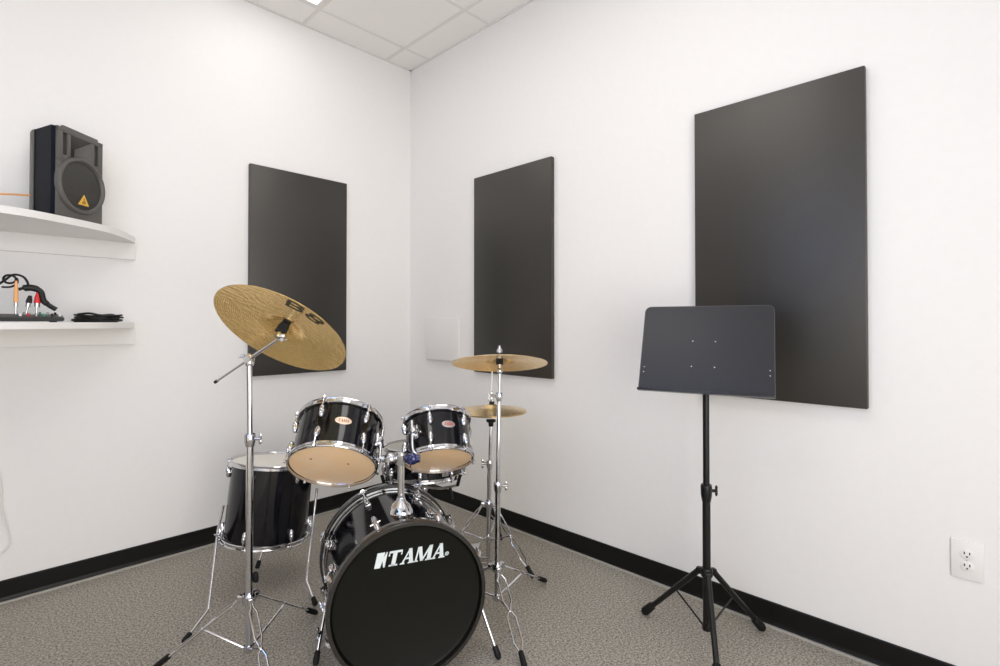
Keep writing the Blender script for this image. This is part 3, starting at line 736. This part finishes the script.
# cymbals
def cymbal_mesh(Pc, R, bell_r=.055, bell_h=.024, bow=.016, th_=.0016):
    top = []
    for i in range(5): a = i/4; top.append((.006 + (bell_r*.88-.006)*a, bow + .004 + bell_h*cos(a*pi/2*.92)))
    for i in range(1, 15): a = i/14; top.append((bell_r + (R-bell_r)*a, bow*(1-a**1.7)))
    bot = [(r, z-th_) for r, z in reversed(top)]
    bm = NB(); lathe(bm, top+bot, Pc, 96); return bm
PC1 = frame(cc_ - cn*.0, cn, CAM-cc_)
cr = thing('crash_cymbal', 'large hammered gold crash cymbal tilted high on the boom stand', 'cymbal', PC1)
body = obj('cymbal_body', cymbal_mesh(PC1, .229, .062, .024, .014), M['brass'], cr)
# ink mark on the underside: text geometry bent onto the bow near the rim
u = V((-.569,-.555,.606)); vv = V((.574,-.797,-.191))
def text_mesh(txt, size):
    cu = bpy.data.curves.new('t', 'FONT'); cu.body = txt; cu.size = size; cu.resolution_u = 3
    o = bpy.data.objects.new('t', cu); C.objects.link(o)
    me = bpy.data.meshes.new_from_object(o.evaluated_get(bpy.context.evaluated_depsgraph_get()))
    bm = bmesh.new(); bm.from_mesh(me); bpy.data.objects.remove(o); bpy.data.curves.remove(cu); bpy.data.meshes.remove(me)
    return bm
tm = text_mesh('B8', 1.0); tm.verts.ensure_lookup_table()
xs = [v_.co.x for v_ in tm.verts]; ys = [v_.co.y for v_ in tm.verts]
x0, x1, y0, y1 = min(xs), max(xs), min(ys), max(ys)
bmesh.ops.triangulate(tm, faces=tm.faces)
for v_ in tm.verts:
    fx = (v_.co.x-x0)/(x1-x0); fy = (v_.co.y-y0)/(y1-y0)
    ang = radians(24 + 38*fx + 2*fy); rad = .168 + .050*fy
    a = max(0, (rad-.062)/(.229-.062)); zz = .014*(1-a**1.7) - .0016 - .0009
    v_.co = cc_ + (u*cos(ang) + vv*sin(ang))*rad + cn*zz
obj('ink_mark', tm, M['logo_dark'], body, smooth=False)
PC2 = frame(rc, rn, CAM-rc)
single('ride_cymbal', cymbal_mesh(PC2, .203, .05, .018, .012), M['brass2'], rc, 'pale gold cymbal lying nearly level on the straight stand', 'cymbal')

# ------------------------------------------------------------ hi-hat
hb = V((-.418,-1.252,0)); hc = V((-.398,-1.252,.765))
hs = thing('hi_hat_stand', 'chrome hi-hat stand with foot pedal behind the straight cymbal stand', 'hi-hat stand', Matrix.Translation(hb))
q1 = V((-.411,-1.252,.50)); q2 = V((-.402,-1.252,.70)); q3 = V((-.393,-1.252,.995))
obj('lower_tube', tube(NB(), [hb+V((-.004,0,.035)), q1], .0115, 18), M['chrome'], hs)
obj('upper_tube', tube(NB(), [q1, q2], .0085, 16), M['chrome'], hs)
obj('pull_rod', tube(NB(), [q2, q3], .0032, 10), M['chrome'], hs)
clamp_collar(hs, q1, -Rd, .0115, s=1.2)
bm = NB(); lathe(bm, [(0,-.030), (.012,-.030), (.013,-.012), (.024,-.006), (.024,.004), (.0,.006)], Matrix.Translation(q2+V((0,0,.018))), 20, closed=False); obj('hat_seat', bm, M['rubber'], hs)
bm = NB(); cyl(bm, hc+V((.003,0,.047)), hc+V((.003,0,.085)), .0085, 14); wing_nut(bm, hc+V((.003,0,.07))-Rd*.008, -Rd, (0,0,1), .9); obj('clutch', bm, M['chrome'], hs)
obj('felt', cyl(NB(), hc+V((.002,0,.036)), hc+V((.002,0,.049)), .013, 16), M['felt'], hs)
tripod(hs, hb+V((-.002,0,0)), .300, .120, [(-.395,-1.530,.013), (-.190,-1.120,.013), (-.650,-1.118,.013)], .016, .50, inset=.05)
# pedal: frame and footboard toward the drummer's side
bm = NB(); pd = V((-.5,-.86,0)).normalized(); pd = V((-.62,.78,0)).normalized(); sd = V((pd.y,-pd.x,0))
for q in (-1,1): tube(bm, [hb+sd*q*.028+V((0,0,.12)), hb+sd*q*.032+V((0,0,.012)), hb+sd*q*.028+pd*.26+V((0,0,.010))], .0045, 8)
cyl(bm, hb+sd*.032+V((0,0,.135)), hb-sd*.032+V((0,0,.135)), .010, 12)
pf_ = obj('pedal_frame', bm, M['chrome'], hs)
Mf = frame(hb+pd*.045+V((0,0,.085)), (pd*.22+V((0,0,1))), pd)
obj('footboard', box(NB(), (0,-.034,-.004), (.24,.034,.004), Mf, bev=.002), M['chrome'], hs)
obj('heel_plate', box(NB(), (.0,-.036,0), (.05,.036,.012), frame(hb+pd*.27, (0,0,1), pd), bev=.003), M['chrome'], hs)
PH = frame(hc, (0,0,1), CAM-hc)
single('hi_hat_cymbal', cymbal_mesh(PH @ Matrix.Translation((0,0,.003)), .178, .045, .016, .014), M['brass2'], hc+V((0,0,.004)), 'upper gold hi-hat cymbal of the pair, bell upward', 'cymbal', 'hi-hat cymbals')
single('hi_hat_cymbal', cymbal_mesh(PH @ Matrix.Rotation(pi,4,'X') @ Matrix.Translation((0,0,.0035)), .178, .045, .012, .012), M['brass2'], hc-V((0,0,.004)), 'lower gold hi-hat cymbal of the pair, bell downward', 'cymbal', 'hi-hat cymbals')

# ------------------------------------------------------------ snare stand
sb = V((-.740,-1.140,0))
ss = thing('snare_stand', 'low chrome stand holding the snare drum behind the bass drum', 'snare stand', Matrix.Translation(sb))
obj('tube', tube(NB(), [sb+V((0,0,.05)), sb+V((0,0,.42))], .011, 16), M['chrome'], ss)
tripod(ss, sb, .22, .07, [(-.57,-.99,.013), (-.84,-.95,.013), (-.86,-1.27,.013)], .011, .5, inset=.045)
bm = NB(); ball(bm, sb+V((0,0,.425)), .02); obj('tilter', bm, M['chrome'], ss)
for a in (-75, 45, 165):
    d = V((cos(radians(a)), sin(radians(a)), 0)); f0 = V((0,0,.43))
    bm = NB(); tube(bm, [sb+f0, sb+f0+d*.10+V((0,0,.01)), sb+f0+d*.196+V((0,0,.040)), sb+f0+d*.204+V((0,0,.085))], .0055, 8)
    ar = obj('basket_arm', bm, M['chrome'], ss)
    obj('rubber_grip', tube(NB(), [sb+f0+d*.192+V((0,0,.038)), sb+f0+d*.206+V((0,0,.088))], .008, 10), M['rubber'], ar)
    obj('arm_peg', tube(NB(), [sb+f0+d*.15+V((0,0,.022)), sb+f0+d*.165+V((0,0,-.03))], .007, 10), M['rubber'], ar)

# ------------------------------------------------------------ music stand
mb = V((-.296,-2.309,0))
ms = thing('music_stand', 'black music stand with solid tilted desk and folding tripod, by the right wall', 'music stand', Matrix.Translation(mb))
obj('lower_tube', tube(NB(), [mb+V((0,0,.055)), mb+V((0,0,.575))], .0145, 20), M['black_metal'], ms)
obj('upper_tube', tube(NB(), [mb+V((0,0,.56)), mb+V((0,0,1.10))], .0120, 18), M['black_metal'], ms)
clamp_collar(ms, mb+V((0,0,.575)), Rd, .0150, 'black_metal', 'black_metal', .040, 1.0)
tripod(ms, mb, .268, .062, [(-.299,-2.044,.012), (-.075,-2.440,.012), (-.520,-2.440,.012)], .012, .48, single_leg=True, inset=.055, matn='black_metal', legw=.0112)
dc = V((-.388,-2.343,1.118)); yaw = -1.315; tl = .33
rt = V((cos(yaw), sin(yaw), 0)); bk = V((-sin(yaw), cos(yaw), 0)); up = V((0,0,cos(tl))) + bk*sin(tl); nf = rt.cross(up).normalized()
DM = Matrix((rt, up, nf)).transposed().to_4x4(); DM.translation = dc
if nf.dot(CAM-dc) < 0: DM = DM @ Matrix.Diagonal((1,1,-1,1))
hw, hwb, hh = .224, .227, .166
def rounded(pts_c, r=.022, n=6):
    (xl, yb), (xr, yt) = pts_c
    out = [(-hwb, -hh), (hwb, -hh)]
    for k in range(n+1): a = pi/2*k/n; out.append((hw-r+r*cos(a), hh-r+r*sin(a)))
    for k in range(n+1): a = pi/2+pi/2*k/n; out.append((-hw+r+r*cos(a), hh-r+r*sin(a)))
    return out
bm = NB(); prism(bm, rounded(((0,0),(0,0))), -.0012, .0012, DM)
dk = obj('desk', bm, M['desk'], ms, smooth=False)
# rolled rim along the sides and top, and the lip shelf at the bottom
out = rounded(((0,0),(0,0)))
bm = NB(); tube(bm, [DM @ V((x, y, 0)) for x, y in out[1:] + out[:1]], .0016, 8); obj('rim', bm, mat('desk_rim', (.10,.10,.105), .3, .6), dk)
bm = NB(); box(bm, (-hwb,-hh-.002,.0), (hwb,-hh+.001,.024), DM, bev=.0008); box(bm, (-hwb,-hh-.001,.022), (hwb,-hh+.006,.024), DM, bev=.0008)
obj('lip', bm, M['desk'], dk)
bm = NB()
for x in (-.039,.039):
    for y in (.028,-.068): ball(bm, DM @ V((x-.003,y,.0015)), (.0035,.0035,.0035))
obj('rivet', bm, M['steel'], dk)
bm = NB()
for x, y in ((-hw+.013,-.076),(-hw+.012,-.095),(hwb-.015,-.072),(hwb-.015,-.090)): ball(bm, DM @ V((x,y,.0015)), .003)
obj('rivet', bm, M['steel'], dk)
bm = NB()
bkp = DM @ V((0,-.0,-.012)); cyl(bm, mb+V((0,0,1.08)), mb+V((0,0,1.115)), .014, 14)
tube(bm, [mb+V((0,0,1.105)), bkp], .009, 12)
box(bm, (-.045,-.05,-.018), (.045,.055,-.0014), DM, bev=.004)
obj('desk_bracket', bm, M['black_metal'], ms)
